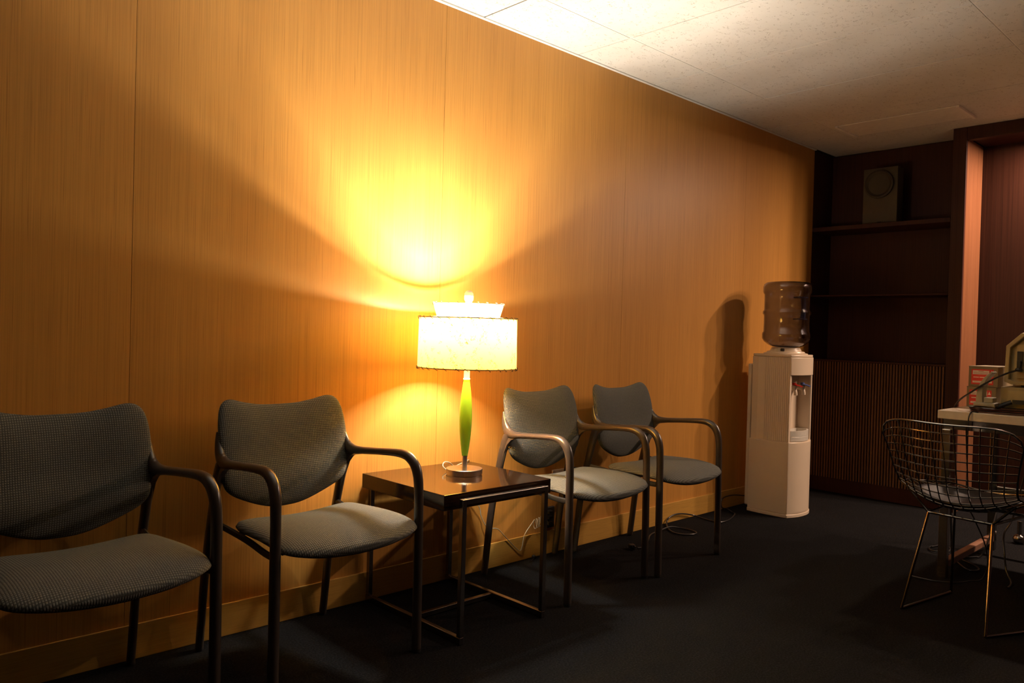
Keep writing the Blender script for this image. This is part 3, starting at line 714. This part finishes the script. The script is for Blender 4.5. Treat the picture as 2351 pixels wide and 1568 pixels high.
# cords at the desk
def cord(name, pts, r, label, mat=M_cord_black):
    o = part(name, MB().tube(spline(pts, 8), r, 8), mat, None, smooth=True); return tag(o, label, 'cord')
cord('monitor_cord', [(4.02, -1.613, .947), (3.985, -1.575, .93), (3.96, -1.52, .895), (3.95, -1.475, .862), (3.96, -1.44, .835), (4.0, -1.40, .81), (4.05, -1.365, .785), (4.10, -1.338, .758), (4.11, -1.33, .72), (4.10, -1.325, .60), (4.11, -1.33, .3), (4.12, -1.34, .05), (4.16, -1.33, .007), (4.25, -1.28, .007)], .0042, 'thick black power cord running from the monitor over the desk edge')
cord('thin_cord', [(3.87, -1.50, .757), (3.842, -1.485, .7595), (3.829, -1.478, .745), (3.826, -1.475, .72), (3.832, -1.473, .66), (3.85, -1.47, .5), (3.86, -1.47, .36), (3.875, -1.50, .28), (3.90, -1.535, .18), (3.90, -1.55, .09), (3.90, -1.53, .02), (3.87, -1.49, .007), (3.80, -1.46, .007), (3.75, -1.40, .007), (3.74, -1.34, .007), (3.74, -1.29, .007)], .0028, 'thin black cord dropping over the desk front edge to the carpet')
cord('floor_cord', [(4.55, -1.42, .25), (4.42, -1.42, .10), (4.36, -1.40, .012), (4.33, -1.38, .007), (4.24, -1.345, .006), (4.16, -1.43, .007), (4.09, -1.465, .008), (4.05, -1.44, .007), (4.10, -1.39, .008), (4.20, -1.33, .007), (4.30, -1.27, .007), (4.38, -1.24, .009), (4.42, -1.20, .007), (4.34, -1.17, .007), (4.27, -1.21, .009), (4.29, -1.27, .015), (4.36, -1.26, .018), (4.38, -1.21, .018), (4.31, -1.19, .018)], .004, 'black cord coiled in loops on the carpet under the desk')
cord('hanging_cord', [(4.50, -1.60, .66), (4.44, -1.56, .45), (4.30, -1.545, .24), (4.12, -1.555, .19), (4.05, -1.575, .13), (4.03, -1.59, .05), (3.99, -1.62, .008), (3.90, -1.63, .006)], .0038, 'black cord hanging below the desk right of the wire chair')

# ------------------------------------------------------------------ wire chair
wcx, wcy, wr_ = 3.40, -1.60, math.radians(-7)
wch = thing('wire_chair', 'chrome wire grid side chair with black seat pad in front of the desk', 'chair', (wcx, wcy, 0))
prof = [(.235, .452), (.20, .436), (.13, .420), (.05, .412), (-.03, .412), (-.09, .422), (-.135, .450), (-.160, .490), (-.178, .540), (-.195, .600), (-.212, .660), (-.227, .712), (-.238, .755)]
PP = spline([(a, 0, z) for a, z in prof], 8)
cum = [0]
for i in range(1, len(PP)): cum.append(cum[-1] + (PP[i] - PP[i - 1]).length)
def at(v):
    L = v * cum[-1]
    for i in range(1, len(PP)):
        if cum[i] >= L - 1e-9:
            t = (L - cum[i - 1]) / (cum[i] - cum[i - 1]); p = PP[i - 1].lerp(PP[i], t)
            a, b_ = PP[max(i - 2, 0)], PP[min(i + 1, len(PP) - 1)]; tg = (b_ - a).normalized()
            return p, Vector((tg.z, 0, -tg.x))
def shell_pt(u, v):
    p, n = at(v)
    w = interp(v, [(0, .17), (.12, .21), (.28, .245), (.42, .235), (.52, .215), (.62, .215), (.80, .236), (1, .262)])
    lift = interp(v, [(0, .035), (.3, .075), (.5, .07), (.7, .05), (1, .065)]) * abs(u) ** 2.1
    drop = .055 * abs(u) ** 5 * max(0, (v - .7) / .3) ** 1.5
    fr = .05 * abs(u) ** 3 * max(0, (.15 - v) / .15)
    a = p.x + n.x * lift - fr; z = p.z + n.z * lift - drop; b_ = u * w
    c, s = math.cos(wr_), math.sin(wr_)
    return Vector((a * c + b_ * s, a * s - b_ * c, z))     # u>0 is to the right of the sitter (world -y)
test = at(.05)[1]
if test.z < 0:
    _at = at
    def at(v, _a=_at):
        p, n = _a(v); return p, -n
for i in range(1, 12):
    u = -1 + 2 * i / 12
    part('wire', MB().tube([shell_pt(u, v / 40) for v in range(41)], .0026, 6), M_chrome, wch, smooth=True)
NV = 20
for i in range(1, NV):
    v = i / NV
    part('wire', MB().tube([shell_pt(-1 + 2 * k / 24, v) for k in range(25)], .0026, 6), M_chrome, wch, smooth=True)
rim = [shell_pt(-1, k / 30) for k in range(2, 29)] + [shell_pt(-.985, .955), shell_pt(-.95, .985)] + [shell_pt(-1 + 2 * k / 30, 1) for k in range(2, 29)] + [shell_pt(.95, .985), shell_pt(.985, .955)] + [shell_pt(1, k / 30) for k in range(28, 1, -1)] + [shell_pt(.96, .025)] + [shell_pt(1 - 2 * k / 30, 0) for k in range(2, 29)] + [shell_pt(-.96, .025)]
part('rim', MB().tube(rim, .0040, 8, closed=True), M_chrome, wch, smooth=True)
L = lambda x, y, z: (x - wcx, y - wcy, z)
LT, RT = L(3.35, -1.48, .385), L(3.32, -1.712, .385)
LF, RF = L(3.585, -1.505, .395), L(3.545, -1.765, .395)
def rod(name, pts, r=.0055): return part(name, MB().tube(pts, r, 10), M_chrome, wch, smooth=True)
for a, b_, c, d_ in ((LT, L(3.262, -1.421, .0062), L(3.642, -1.484, .0062), LF), (RT, L(3.183, -1.737, .0062), L(3.53, -1.90, .0062), RF)):
    a, b_, c, d_ = map(Vector, (a, b_, c, d_))
    rod('rear_leg', [a, b_]); rod('floor_runner', [b_, b_.lerp(c, .5), c]); rod('front_leg', [c, d_])
rod('cross_rail', [LT, RT]); rod('cross_rail', [LF, RF]); rod('side_rail', [LT, LF]); rod('side_rail', [RT, RF])
rod('strut', [LT, shell_pt(-.85, .44)], .005); rod('strut', [RT, shell_pt(.85, .44)], .005)
rod('strut', [LF, shell_pt(-.85, .14)], .005); rod('strut', [RF, shell_pt(.85, .14)], .005)
# seat pad follows the shell
m = MB(); nr, na = 7, 40; v = []
def padpt(r, a, top):
    q = abs(math.cos(a)) ** 4 + abs(math.sin(a)) ** 4; k = r / q ** .25
    u = .80 * k * math.cos(a); vv = .27 + .215 * k * math.sin(a)
    p = shell_pt(u, vv); th = (1 - r ** 5) ** .5
    return Vector((p.x, p.y, p.z + .014 + (.016 * th if top else -.008 * th)))
for top in (1, 0):
    v = [padpt(0, 0, top)]; f = []
    for i in range(1, nr + 1): v += [padpt(1 - (1 - i / nr) ** 1.5, 2 * PI * k / na, top) for k in range(na)]
    for k in range(na): f.append((0, 1 + k, 1 + (k + 1) % na))
    for i in range(nr - 1):
        for k in range(na): f.append((1 + i * na + k, 1 + i * na + (k + 1) % na, 1 + (i + 1) * na + (k + 1) % na, 1 + (i + 1) * na + k))
    m.add(v, f)
weld(part('seat_pad', m, M_cushion, wch))
